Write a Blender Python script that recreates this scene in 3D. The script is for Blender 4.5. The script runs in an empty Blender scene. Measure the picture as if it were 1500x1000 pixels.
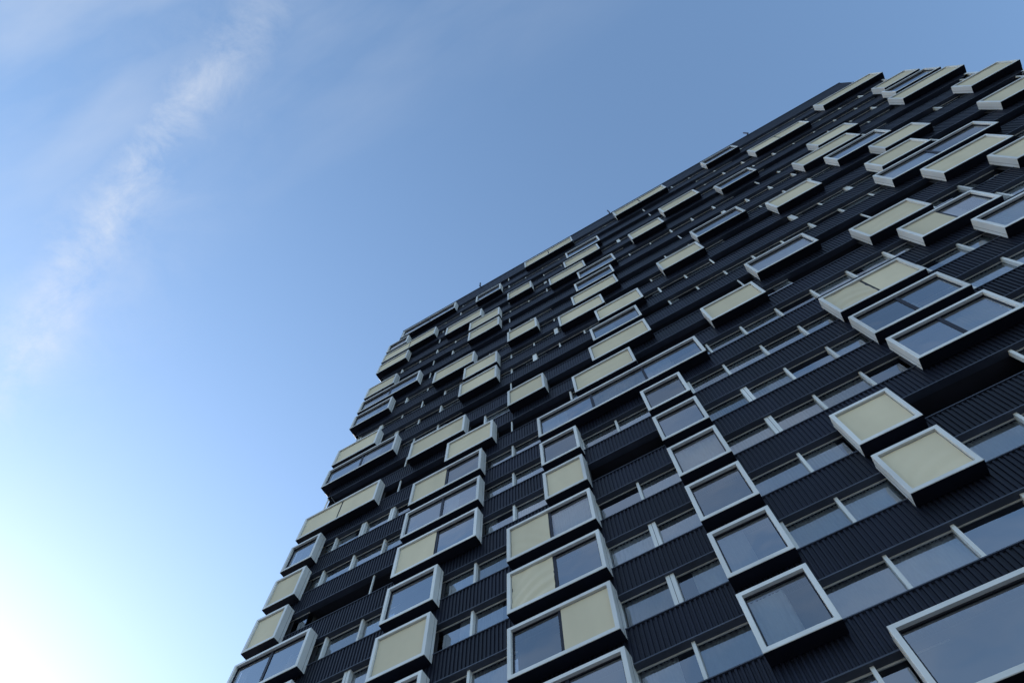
import bpy, math, random
from mathutils import Matrix, Vector
random.seed(7)
H=3.0; ZC=1.6; VO=5.483; DF=4.981*H; DEP=0.52; YW=DF+DEP
XL=-7.58*H; XR=10.47*H; BD=20.0; REC=0.28
def zl(k): return ZC+(VO+k)*H
TOP=20   # roof level
OT,OB=0.09,0.62   # opening top / bottom below level line (in storeys)
U0,PU=-0.90,0.655

# ---------------------------------------------------------------- mesh builder
class MB:
    def __init__(s): s.v=[];s.f=[];s.a=[];s.sm=False
    def q(s,p,val=0.5):
        n=len(s.v); s.v+=p; s.f.append(tuple(range(n,n+len(p)))); s.a.append(val)
    def grid(s,rows,val):
        n=len(s.v); w=len(rows[0])
        for r in rows: s.v+=r
        for j in range(len(rows)-1):
            for i in range(w-1):
                s.f.append((n+j*w+i,n+j*w+i+1,n+(j+1)*w+i+1,n+(j+1)*w+i)); s.a.append(val)
def mk(T):
    """helpers in facade space: s along, d outward, z up"""
    def rect(mb,s0,s1,z0,z1,d,val=.5):
        mb.q([T(s0,d,z0),T(s1,d,z0),T(s1,d,z1),T(s0,d,z1)],val)
    def box(mb,s0,s1,z0,z1,d0,d1,val=.5):
        rect(mb,s0,s1,z0,z1,d1,val)
        mb.q([T(s0,d0,z0),T(s0,d1,z0),T(s0,d1,z1),T(s0,d0,z1)],val)
        mb.q([T(s1,d1,z0),T(s1,d0,z0),T(s1,d0,z1),T(s1,d1,z1)],val)
        mb.q([T(s0,d0,z0),T(s1,d0,z0),T(s1,d1,z0),T(s0,d1,z0)],val)
        mb.q([T(s0,d1,z1),T(s1,d1,z1),T(s1,d0,z1),T(s0,d0,z1)],val)
    return rect,box
P={n:MB() for n in ['ribbed_spandrels','spandrel_edge_trim','window_mullions','window_glass','curtains','loggia_recesses','bay_frames','bay_undersides','bay_inner_frames','roller_blinds','interior_back']}

def pane(T,g0,g1,h0,h1,d,val):
    # a sheet of glass never hangs perfectly true: tilt by a fraction of a degree
    a=random.uniform(-.006,.006); b=random.uniform(-.006,.006)
    P['window_glass'].q([T(g0,d-a-b,h0),T(g1,d+a-b,h0),T(g1,d+a+b,h1),T(g0,d-a+b,h1)],val)

def bay(T,s0,s1,k,panes,wr=None,dep=DEP):
    rect,box=mk(T)
    z1=zl(k); z0=z1-0.762*H; c=.014; fw=.15; dg=dep-.13
    v=random.random()
    F=P['bay_frames']
    def ring(a,b):
        (sa,ta,za,ya,da),(sb,tb,zb,yb,db)=a,b
        A=[(sa,da,za),(ta,da,za),(ta,da,ya),(sa,da,ya)];B=[(sb,db,zb),(tb,db,zb),(tb,db,yb),(sb,db,yb)]
        for i in range(4):
            j=(i+1)%4
            F.q([T(*A[i]),T(*A[j]),T(*B[j]),T(*B[i])],v)
    F.q([T(s0,0,z0),T(s0,dep-c,z0),T(s0,dep-c,z1),T(s0,0,z1)],v)
    F.q([T(s1,dep-c,z0),T(s1,0,z0),T(s1,0,z1),T(s1,dep-c,z1)],v)
    F.q([T(s0,dep-c,z1),T(s1,dep-c,z1),T(s1,0,z1),T(s0,0,z1)],v)
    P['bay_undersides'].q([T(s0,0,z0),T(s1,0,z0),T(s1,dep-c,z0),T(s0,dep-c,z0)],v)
    ring((s0,s1,z0,z1,dep-c),(s0+c,s1-c,z0+c,z1-c,dep))
    ring((s0+c,s1-c,z0+c,z1-c,dep),(s0+fw,s1-fw,z0+fw,z1-fw,dep))
    ring((s0+fw,s1-fw,z0+fw,z1-fw,dep),(s0+fw+.01,s1-fw-.01,z0+fw+.01,z1-fw-.01,dg))
    I=P['bay_inner_frames']
    # joint between frame cassette and wall collar on both cheeks
    for x,sg in ((s0,-1),(s1,1)):
        xa,xb=sorted((x,x+sg*.003))
        box(I,xa,xb,z0+.01,z1-.01,.16,.172)
    a0,a1,b0,b1=s0+fw+.01,s1-fw-.01,z0+fw+.01,z1-fw-.01
    n=len(panes); w=(a1-a0)/n; t=.04
    for i,p in enumerate(panes):
        p0=a0+i*w; p1=p0+w
        l=t if i==0 else .07; r=t if i==n-1 else .07
        box(I,p0,p0+l,b0,b1,dg-.05,dg+.012); box(I,p1-r,p1,b0,b1,dg-.05,dg+.012)
        box(I,p0+l,p1-r,b0,b0+t,dg-.05,dg+.010); box(I,p0+l,p1-r,b1-t,b1,dg-.05,dg+.010)
        g0,g1,h0,h1=p0+l,p1-r,b0+t,b1-t
        pane(T,g0,g1,h0,h1,dg-.03,random.random())
        if p=='b':
            amp=random.choice([.002,.003,.007]) ; big=(wr is not None and wr==i)
            if big: amp=.022
            ph=random.random()*6; ang=random.uniform(-.5,.5); N=26; rows=[]
            for jj in range(N+1):
                zz=h0-.02+(h1-h0+.04)*jj/N; row=[]
                for ii in range(N+1):
                    ss=g0-.02+(g1-g0+.04)*ii/N
                    x=(ii/N-.5);y=(jj/N-.5)
                    d=amp*(math.sin(9*(y*2.2+ang*x*3+1.3*x*x)+ph)*(.6-y)+.6*math.sin(5*x+14*y*x+ph*2))
                    row.append(T(ss,dg+.030+max(-.02,d),zz))
                rows.append(row)
            P['roller_blinds'].grid(rows,random.random())
            box(I,g0,g1,h0-.012,h0+.03,dg+.02,dg+.052)
        else:
            if random.random()<.4:
                curtain(T,g0,g1 if random.random()<.5 else g0+(g1-g0)*random.uniform(.3,.6),h0,h1,dg-.22)
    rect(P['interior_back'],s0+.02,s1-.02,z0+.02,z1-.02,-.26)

def curtain(T,s0,s1,z0,z1,d):
    n=max(4,int((s1-s0)/.035)); ph=random.random()*6; f=random.uniform(38,60)
    rows=[]
    for z in (z0,z1):
        rows.append([T(s0+(s1-s0)*i/n, d+.022*math.sin(f*(s0+(s1-s0)*i/n)+ph+1.3*math.sin(3*i/n*6)), z) for i in range(n+1)])
    P['curtains'].grid(rows,random.random())

def facade(T,L0,L1,bays,holes,grid0,pitch,detail=True,kmin=-5):
    rect,box=mk(T)
    rib=.17; R=P['ribbed_spandrels']
    for k in range(kmin,TOP+1):
        zb=zl(k-1)-OT*H; zt=zl(k)-OB*H
        if k==kmin: zb=zl(k-1)+.02
        if k==TOP: zt=zl(TOP)-.10*H
        n=int((L1-L0)/rib); pr=(L1-L0)/n; i=0
        while i<n:
            m_=min(n,i+random.choice([16,20,24])); lo=[];hi=[]; off=random.uniform(-.003,.003)
            for q in range(i,m_):
                x=L0+q*pr
                for a,d in ((0,-.045),(.40,-.045),(.5,0),(.90,0)):
                    lo.append(T(x+a*pr,d+off,zb));hi.append(T(x+a*pr,d+off,zt))
            x=L0+m_*pr; lo.append(T(x,-.045+off,zb));hi.append(T(x,-.045+off,zt))
            R.grid([lo,hi],random.random()); i=m_
        E=P['spandrel_edge_trim']
        v=random.random()
        box(E,L0,L1,zb-.045,zb,-REC-.05,.022,v)
        box(E,L0,L1,zt,zt+.035,-REC-.05,.026,v)
        if k==TOP: break
        o0=zt+.035; o1=zl(k)-OT*H-.045
        ng0=math.ceil((L0-grid0)/pitch); ng1=math.floor((L1-grid0)/pitch)
        xs=[L0]+[grid0+i*pitch for i in range(ng0,ng1+1) if L0+.3<grid0+i*pitch<L1-.3]+[L1]
        for i in range(len(xs)-1):
            a,b=xs[i],xs[i+1]; m=(a+b)/2
            hol=[h for h in holes if h[0]==k and h[1]<m<h[2]]
            cov=any(bb[0]==k and bb[1]<a+.1 and bb[2]>b-.1 for bb in bays)
            rnd=random.random(); wide=random.random()<.10
            if cov: continue
            if hol:
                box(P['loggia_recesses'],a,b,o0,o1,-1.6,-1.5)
                if i%4==0: box(P['window_mullions'],a-.035,a+.035,o0,o1,-.14,-.06,rnd)
                continue
            mw=.055 if not wide else .15
            proud=-.10 if not wide else -.07
            if k>=8: proud-=random.choice([0,.10,.14])
            box(P['window_mullions'],a-mw,a+mw,o0,o1,-REC-.02,proud,rnd)
            if wide and k<8: box(P['bay_inner_frames'],a-.008,a+.008,o0,o1,-.10,-.068)
            fw=.05; M=P['window_mullions']
            box(M,a+mw,b-.055,o0,o0+fw,-REC-.02,-REC+.03,rnd); box(M,a+mw,b-.055,o1-fw,o1,-REC-.02,-REC+.03,rnd)
            pane(T,a+.05,b-.05,o0+.04,o1-.04,-REC+.01,random.random())
            if detail:
                r=random.random()
                if r<.72: curtain(T,a+.02,b-.02,o0,o1,-REC-.10)
                elif r<.9:
                    w=random.uniform(.3,.7)*(b-a); 
                    if random.random()<.5: curtain(T,a+.02,a+w,o0,o1,-REC-.10)
                    else: curtain(T,b-w,b-.02,o0,o1,-REC-.10)
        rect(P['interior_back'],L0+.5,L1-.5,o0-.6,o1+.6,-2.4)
    for bb in bays:
        bay(T,bb[1],bb[2],bb[0],bb[3],bb[4] if len(bb)>4 else None)

CL=XL-DEP; CR=XR+DEP
FB=[ # level, u0, u1, panes (b = blind down, g = bare glass)
(0,-2.88,-1.53,'gg'),(1,-2.88,-1.53,'gb'),(2,-2.88,-1.53,'bg',0),(3,-2.88,-1.53,'bg'),(4,-2.23,-1.53,'b'),(5,-2.23,-1.53,'g'),(6,-2.23,.97,'ggg'),
(7,-1.40,-.13,'b'),(8,-.90,.40,'b'),(9,-.74,.41,'g'),(10,-.48,.66,'b'),(11,-1.38,-.16,'b'),(12,-.90,.38,'b'),(13,-.70,.44,'g'),(14,-.50,.65,'g'),
(15,-1.37,-.17,'b'),(16,-.77,.45,'b'),(17,-.6,.6,'g'),(19,-2.1,-.18,'bb'),(15,1.35,2.39,'b'),(19,1.5,3.45,'bb'),(16,2.6,3.8,'b'),(11,1.37,2.45,'b'),(12,2.55,3.86,'g'),
(0,-.32,.41,'g'),(1,-.32,.41,'g'),(2,-.32,.41,'g'),(3,-.32,.41,'g'),(4,-.32,.41,'g'),(5,-.32,.40,'g'),
(1,-4.93,-4.05,'g'),(2,-4.93,-4.05,'b'),(3,-4.93,-4.05,'g'),(4,-4.93,-3.41,'bg'),(5,-4.93,-3.41,'gg'),(6,-4.93,-3.41,'bg'),(7,-4.26,-3.19,'b'),(8,-5.27,-3.89,'b'),
(2,'L',-6.31,'gg'),(3,'L',-6.31,'gg'),(4,'L',-7.1,'b'),(5,'L',-7.07,'b'),(6,'L',-7.05,'g'),(7,'L',-5.87,'bb'),(9,'L',-5.8,'gg'),(10,'L',-6.5,'b'),(12,'L',-6.5,'g'),(13,'L',-5.73,'gg'),(14,'L',-6.7,'b'),(17,'L',-5.63,'bb'),(16,'L',-6.6,'b'),(18,'L',-6.9,'g'),(19,-7.3,-5.0,'gg'),
(12,-5.13,-3.86,'b'),(11,-4.12,-3.14,'b'),(10,-4.18,-3.14,'b'),(8,-2.85,-1.98,'b'),(16,-5.12,-3.78,'b'),(14,-4.16,-3.11,'b'),(15,-4.18,-3.11,'b'),(12,-2.84,-1.96,'b'),(16,-2.82,-1.95,'b'),(18,-4.08,-3.09,'g'),
(3,2.87,4.2,'gg'),(4,2.85,4.2,'gg'),(5,2.85,4.18,'bb',0),(7,1.37,2.44,'b'),(8,2.64,3.9,'g'),(7,4.37,5.5,'b'),(6,4.72,6.02,'bg'),(5,5.35,6.8,'g'),
(8,6.33,7.64,'b'),(9,5.9,8.06,'gg'),(7,6.97,8.0,'b'),(11,4.26,5.37,'b'),(15,4.18,5.28,'g'),(13,5.79,7.33,'b'),(12,6.22,7.57,'g'),(10,6.24,7.32,'b'),(11,6.86,7.93,'b'),
(17,5.97,7.77,'bb'),(14,6.65,7.78,'b'),(19,4.92,6.11,'g'),(18,8.67,'R','b'),(14,9.0,'R','b'),(15,9.37,'R','g'),(10,8.79,9.9,'b'),(16,9.6,'R','b'),(12,9.5,'R','b'),
(2,1.6,2.33,'b'),(1,1.6,2.33,'b'),(-1,.67,2.33,'g'),
]
fb=[]
for b in FB:
    s0=CL if b[1]=='L' else b[1]*H; s1=CR if b[2]=='R' else b[2]*H
    fb.append((b[0],s0,s1)+tuple(b[3:]))
holes=[(4,-1.5*H,-.35*H),(2,2.7*H,3.6*H),(4,-7.1*H,-4.9*H),(8,-2.0*H,-.9*H),(8,-7.6*H,-6*H)]
for k in range(7,TOP):
    u=-7.5
    while u<10.3:
        w=random.uniform(1,2.8)
        if random.random()<.45: holes.append((k,u*H,(u+w)*H))
        u+=w
Tf=lambda s,d,z:(s,YW-d,z)
facade(Tf,XL,XR,fb,holes,U0*H,PU*H)
def side_bays(cornerlevels,corner0):
    out=[]
    for k in range(-4,TOP):
        if k in cornerlevels:
            out.append((k,0.0,2.2,random.choice('gb')) if corner0 else (k,BD-2.2,BD,random.choice('gb')))
        for s in (3.2,6.4,9.6,12.8):
            if random.random()<.4:
                w=random.choice([2.2,2.9]); out.append((k,s,s+w,random.choice('gb')))
    return out
Tr=lambda s,d,z:(XR+d,YW+s,z)
Tl=lambda s,d,z:(XL-d,YW+BD-s,z)
lev_L=[b[0] for b in FB if b[1]=='L']; lev_R=[b[0] for b in FB if b[2]=='R']
facade(Tr,0,BD,side_bays(lev_R,True),[],1.0,PU*H,detail=False)
facade(Tl,0,BD,side_bays(lev_L,False),[],1.0,PU*H,detail=False)
Tb=lambda s,d,z:(XR-s,YW+BD+d,z)
facade(Tb,0,XR-XL,[],[],1.0,PU*H,detail=False)

# ---------------------------------------------------------------- materials
def mat(n):
    m=bpy.data.materials.new(n); m.use_nodes=True; nt=m.node_tree
    return m,nt,nt.nodes,nt.links,nt.nodes['Principled BSDF']
def attr(N,name='v'):
    a=N.new('ShaderNodeAttribute'); a.attribute_name=name; return a
def varied(name,col,rough,var=.12,noise=.15,scale=.8,metal=0,spec=.5,bump=0,bscale=20):
    m,nt,N,L,b=mat(name)
    tc=N.new('ShaderNodeTexCoord'); no=N.new('ShaderNodeTexNoise'); no.inputs['Scale'].default_value=scale; no.inputs['Detail'].default_value=6
    mp=N.new('ShaderNodeMapping'); mp.inputs['Scale'].default_value=(1,1,.35)
    L.new(tc.outputs['Object'],mp.inputs[0]); L.new(mp.outputs[0],no.inputs['Vector'])
    a=attr(N)
    m1=N.new('ShaderNodeMapRange'); m1.inputs['To Min'].default_value=1-var; m1.inputs['To Max'].default_value=1+var
    L.new(a.outputs['Fac'],m1.inputs['Value'])
    m2=N.new('ShaderNodeMapRange'); m2.inputs['From Min'].default_value=.3;m2.inputs['From Max'].default_value=.7; m2.inputs['To Min'].default_value=1-noise; m2.inputs['To Max'].default_value=1+noise
    L.new(no.outputs['Fac'],m2.inputs['Value'])
    mu=N.new('ShaderNodeMath'); mu.operation='MULTIPLY'; L.new(m1.outputs[0],mu.inputs[0]); L.new(m2.outputs[0],mu.inputs[1])
    vm=N.new('ShaderNodeVectorMath'); vm.operation='SCALE'; vm.inputs[0].default_value=col; L.new(mu.outputs[0],vm.inputs['Scale'])
    L.new(vm.outputs[0],b.inputs['Base Color'])
    b.inputs['Roughness'].default_value=rough; b.inputs['Metallic'].default_value=metal; b.inputs['Specular IOR Level'].default_value=spec
    if bump:
        n2=N.new('ShaderNodeTexNoise'); n2.inputs['Scale'].default_value=bscale; L.new(tc.outputs['Object'],n2.inputs['Vector'])
        bp=N.new('ShaderNodeBump'); bp.inputs['Strength'].default_value=bump; bp.inputs['Distance'].default_value=.02
        L.new(n2.outputs['Fac'],bp.inputs['Height']); L.new(bp.outputs[0],b.inputs['Normal'])
    return m
MT={}
MT['ribbed_spandrels']=varied('navy_ribbed_metal',(.0055,.0070,.0175),.45,.22,.3,.5,spec=.28)
MT['spandrel_edge_trim']=varied('dark_grey_trim',(.06,.07,.10),.4,.2,.2,spec=.3)
MT['window_mullions']=varied('white_window_profile',(.70,.71,.72),.45,.10,.12)
MT['curtains']=varied('curtain_fabric',(.72,.73,.76),.9,.32,.1)
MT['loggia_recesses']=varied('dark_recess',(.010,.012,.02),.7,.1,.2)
MT['bay_frames']=varied('aluminium_frame',(.69,.69,.69),.42,.08,.12,.9,metal=.1)
MT['bay_undersides']=varied('underside_shade_tone',(.008,.009,.018),.6,.1,.2,spec=.2)  # same finish as the frames; shade under the bays put into the colour
MT['bay_inner_frames']=varied('dark_casement',(.012,.013,.024),.4,.1,.1,spec=.3)
MT['roller_blinds']=varied('beige_roller_blind',(.68,.59,.435),.85,.11,.07,.6,bump=.15,bscale=6)
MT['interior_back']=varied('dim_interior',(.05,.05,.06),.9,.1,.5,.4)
def glassmat():
    m,nt,N,L,b=mat('window_glass'); N.remove(b)
    out=[n for n in N if n.type=='OUTPUT_MATERIAL'][0]
    tr=N.new('ShaderNodeBsdfTransparent'); tr.inputs[0].default_value=(.76,.80,.86,1)
    gl=N.new('ShaderNodeBsdfGlossy'); gl.inputs['Roughness'].default_value=.015; gl.inputs['Color'].default_value=(.94,.97,1,1)
    fr=N.new('ShaderNodeFresnel'); fr.inputs['IOR'].default_value=2.7
    a=attr(N); mr=N.new('ShaderNodeMapRange'); mr.inputs['To Min'].default_value=.03; mr.inputs['To Max'].default_value=.17; L.new(a.outputs['Fac'],mr.inputs['Value'])
    ad=N.new('ShaderNodeMath'); ad.operation='ADD'; ad.use_clamp=True; L.new(mr.outputs[0],ad.inputs[1]); L.new(fr.outputs[0],ad.inputs[0])
    mx=N.new('ShaderNodeMixShader'); L.new(ad.outputs[0],mx.inputs[0]); L.new(tr.outputs[0],mx.inputs[1]); L.new(gl.outputs[0],mx.inputs[2])
    tc=N.new('ShaderNodeTexCoord'); no=N.new('ShaderNodeTexNoise'); no.inputs['Scale'].default_value=.9; no.inputs['Detail'].default_value=1
    L.new(tc.outputs['Object'],no.inputs['Vector'])
    bp=N.new('ShaderNodeBump'); bp.inputs['Strength'].default_value=.3; bp.inputs['Distance'].default_value=.03
    L.new(no.outputs['Fac'],bp.inputs['Height']); L.new(bp.outputs[0],gl.inputs['Normal'])
    L.new(mx.outputs[0],out.inputs[0]); return m
MT['window_glass']=glassmat()

coll=bpy.context.collection
tower=bpy.data.objects.new('apartment_tower',None); coll.objects.link(tower)
def addmesh(name,v,f,m,parent=None,vals=None,smooth=False):
    me=bpy.data.meshes.new(name); me.from_pydata(v,[],f)
    if vals is not None:
        a=me.attributes.new('v','FLOAT','FACE'); a.data.foreach_set('value',vals)
    if smooth: me.polygons.foreach_set('use_smooth',[True]*len(me.polygons))
    me.materials.append(m); me.update()
    o=bpy.data.objects.new(name,me); coll.objects.link(o)
    if parent: o.parent=parent
    return o
for n,mb in P.items():
    addmesh(n,mb.v,mb.f,MT[n],tower,mb.a,smooth=(n in('roller_blinds','curtains')))
def boxm(name,x0,x1,y0,y1,z0,z1,m,parent=None):
    v=[(x,y,z) for z in(z0,z1) for y in(y0,y1) for x in(x0,x1)]
    f=[(0,2,3,1),(4,5,7,6),(0,1,5,4),(2,6,7,3),(0,4,6,2),(1,3,7,5)]
    return addmesh(name,v,f,m,parent)
core=varied('core_concrete',(.03,.03,.035),.9)
boxm('structural_core',XL+3,XR-3,YW+3,YW+BD-3,0.03,zl(TOP)-.5,core,tower)
roofm=varied('roof_membrane',(.12,.12,.13),.9)
boxm('roof_deck',XL+.1,XR-.1,YW+.1,YW+BD-.1,zl(TOP)-.8,zl(TOP)-.5,roofm,tower)
sv=[];sf=[]
for k in range(-5,TOP):
    z0=zl(k)-OT*H+.03; z1=z0+.3; n=len(sv)
    for z in(z0,z1):
        for y in (YW+.06,YW+BD-.06):
            for x in (XL+.06,XR-.06): sv.append((x,y,z))
    sf+=[tuple(n+i for i in q) for q in [(0,2,3,1),(4,5,7,6),(0,1,5,4),(2,6,7,3),(0,4,6,2),(1,3,7,5)]]
addmesh('floor_slabs',sv,sf,varied('slab_soffit',(.05,.052,.07),.8),tower)
zt=zl(TOP)-.10*H
boxm('parapet_coping',XL-.03,XR+.03,YW-.035,YW+.4,zt+.037,zt+.10,MT['spandrel_edge_trim'],tower)
for i,u in enumerate((-3.95,1.42,6.8)):
    x=u*H*1.03
    boxm('roof_mast_%d'%(i+1),x-.06,x+.06,YW-.25,YW-.13,zt-.2,zt+1.3,MT['bay_inner_frames'],tower)
    boxm('roof_mast_arm_%d'%(i+1),x-.05,x+.05,YW-.128,YW+.3,zt+.12,zt+.24,MT['bay_inner_frames'],tower)

gm=varied('asphalt',(.05,.05,.052),.9,0,.25,.6)
addmesh('ground',[(-3000,-3000,0),(3000,-3000,0),(3000,3000,0),(-3000,3000,0)],[(0,1,2,3)],gm)
pv,nt,N,L,b=mat('paving_slabs')
br=N.new('ShaderNodeTexBrick'); br.inputs['Scale'].default_value=1.6; br.inputs['Color1'].default_value=(.2,.195,.185,1); br.inputs['Color2'].default_value=(.26,.25,.24,1); br.inputs['Mortar'].default_value=(.08,.08,.08,1); br.inputs['Mortar Size'].default_value=.01
tc=N.new('ShaderNodeTexCoord'); L.new(tc.outputs['Object'],br.inputs['Vector']); L.new(br.outputs['Color'],b.inputs['Base Color']); b.inputs['Roughness'].default_value=.85
def bev(o,w):
    m=o.modifiers.new('b','BEVEL'); m.width=w; m.segments=2
bev(boxm('pavement',-60,60,-4,YW+BD+8,-.02,.12,pv),.02)

# ---------------------------------------------------------------- camera
M=[[0.86564,0.50058,-0.00956],[-0.47633,0.81753,-0.32366],[-0.15419,0.28473,0.94612]]
cam=bpy.data.cameras.new('camera'); cam.lens=24.12; cam.sensor_width=36; cam.clip_end=8000; cam.clip_start=.05
co=bpy.data.objects.new('camera',cam); coll.objects.link(co)
r0,r1,r2=[Vector(r).normalized() for r in M]
R=Matrix((r0,-r1,-r2)).transposed()
co.matrix_world=Matrix.Translation((0,0,ZC))@R.to_4x4()
bpy.context.scene.camera=co
def pix(x,y):
    d=Vector((x-750,y-500,1004.9)); return (r0*d.x+r1*d.y+r2*d.z).normalized()

# ---------------------------------------------------------------- sun + sky
SD=Vector((-.98,.20,0)).normalized(); EL=math.radians(18)
sd=Vector((SD.x*math.cos(EL),SD.y*math.cos(EL),math.sin(EL)))
sun=bpy.data.lights.new('sun','SUN'); sun.energy=3; sun.angle=math.radians(.5); sun.color=(1,.93,.84)
so=bpy.data.objects.new('sun',sun); coll.objects.link(so); so.rotation_mode='QUATERNION'; so.rotation_quaternion=sd.to_track_quat('Z','Y')
w=bpy.data.worlds.new('World'); bpy.context.scene.world=w; w.use_nodes=True
N=w.node_tree.nodes; L=w.node_tree.links; bg=N['Background']
sky=N.new('ShaderNodeTexSky'); sky.sky_type='NISHITA'; sky.sun_disc=False; sky.sun_elevation=EL; sky.sun_rotation=math.atan2(sd.x,sd.y)
sky.air_density=1.2; sky.dust_density=.7; sky.ozone_density=2.0
gain=N.new('ShaderNodeVectorMath'); gain.operation='MULTIPLY'; gain.inputs[1].default_value=(2.0,2.1,2.2)
L.new(sky.outputs[0],gain.inputs[0])
bg.inputs['Strength'].default_value=.15
tc=N.new('ShaderNodeTexCoord')
a,bp_=pix(-15,560),pix(400,0); nrm=a.cross(bp_).normalized()
no=N.new('ShaderNodeTexNoise'); no.inputs['Scale'].default_value=11; no.inputs['Detail'].default_value=10; no.inputs['Roughness'].default_value=.68; no.inputs['Distortion'].default_value=.3
L.new(tc.outputs['Generated'],no.inputs['Vector'])
nl=N.new('ShaderNodeTexNoise'); nl.inputs['Scale'].default_value=4; nl.inputs['Detail'].default_value=3; L.new(tc.outputs['Generated'],nl.inputs['Vector'])
def math_(op,x,y=None,clamp=False):
    n=N.new('ShaderNodeMath'); n.operation=op; n.use_clamp=clamp
    for i,t in enumerate((x,y)):
        if t is None: continue
        if isinstance(t,(int,float)): n.inputs[i].default_value=t
        else: L.new(t,n.inputs[i])
    return n.outputs[0]
def dotv(v):
    d=N.new('ShaderNodeVectorMath'); d.operation='DOT_PRODUCT'; d.inputs[1].default_value=v; L.new(tc.outputs['Generated'],d.inputs[0]); return d.outputs['Value']
wob=math_('MULTIPLY',math_('SUBTRACT',nl.outputs['Fac'],.5),.07)
x=math_('ADD',dotv(nrm),wob)
band=math_('POWER',2.718,math_('MULTIPLY',math_('MULTIPLY',x,x),-1/(.030**2)))
wide=math_('MULTIPLY',math_('POWER',2.718,math_('MULTIPLY',math_('MULTIPLY',x,x),-1/(.11**2))),.35)
tex=N.new('ShaderNodeMapRange'); tex.inputs['From Min'].default_value=.33; tex.inputs['From Max'].default_value=.75; L.new(no.outputs['Fac'],tex.inputs['Value'])
along=N.new('ShaderNodeMapRange'); along.inputs['From Min'].default_value=.88; along.inputs['From Max'].default_value=.995; along.inputs['To Min'].default_value=.35; along.inputs['To Max'].default_value=1.25
L.new(dotv(pix(110,400)),along.inputs['Value'])
f1=math_('MULTIPLY',math_('MULTIPLY',math_('ADD',band,wide),along.outputs[0]),math_('MULTIPLY',tex.outputs[0],.42),True)
# broken thin cirrus behind camera, unseen, added to streak glass and brighten facade
sx=N.new('ShaderNodeSeparateXYZ'); L.new(tc.outputs['Generated'],sx.inputs[0])
bm=N.new('ShaderNodeMapRange'); bm.inputs['From Min'].default_value=.0; bm.inputs['From Max'].default_value=-.35; L.new(sx.outputs['Y'],bm.inputs['Value'])
mp=N.new('ShaderNodeMapping'); mp.inputs['Scale'].default_value=(1.5,5,3); mp.inputs['Rotation'].default_value=(0,.3,.5); L.new(tc.outputs['Generated'],mp.inputs[0])
n3=N.new('ShaderNodeTexNoise'); n3.inputs['Scale'].default_value=1.8; n3.inputs['Detail'].default_value=7; L.new(mp.outputs[0],n3.inputs['Vector'])
t3=N.new('ShaderNodeMapRange'); t3.inputs['From Min'].default_value=.42; t3.inputs['From Max'].default_value=.72; L.new(n3.outputs['Fac'],t3.inputs['Value'])
f2=math_('MULTIPLY',math_('MULTIPLY',bm.outputs[0],t3.outputs[0]),.35)
fac=math_('MAXIMUM',f1,f2)
mx=N.new('ShaderNodeMix'); mx.data_type='RGBA'
L.new(fac,mx.inputs['Factor']); L.new(gain.outputs[0],mx.inputs['A']); mx.inputs['B'].default_value=(5.9,6.1,6.4,1)
L.new(mx.outputs['Result'],bg.inputs['Color'])
sc=bpy.context.scene
sc.view_settings.view_transform='Standard'; sc.view_settings.look='None'; sc.view_settings.exposure=0
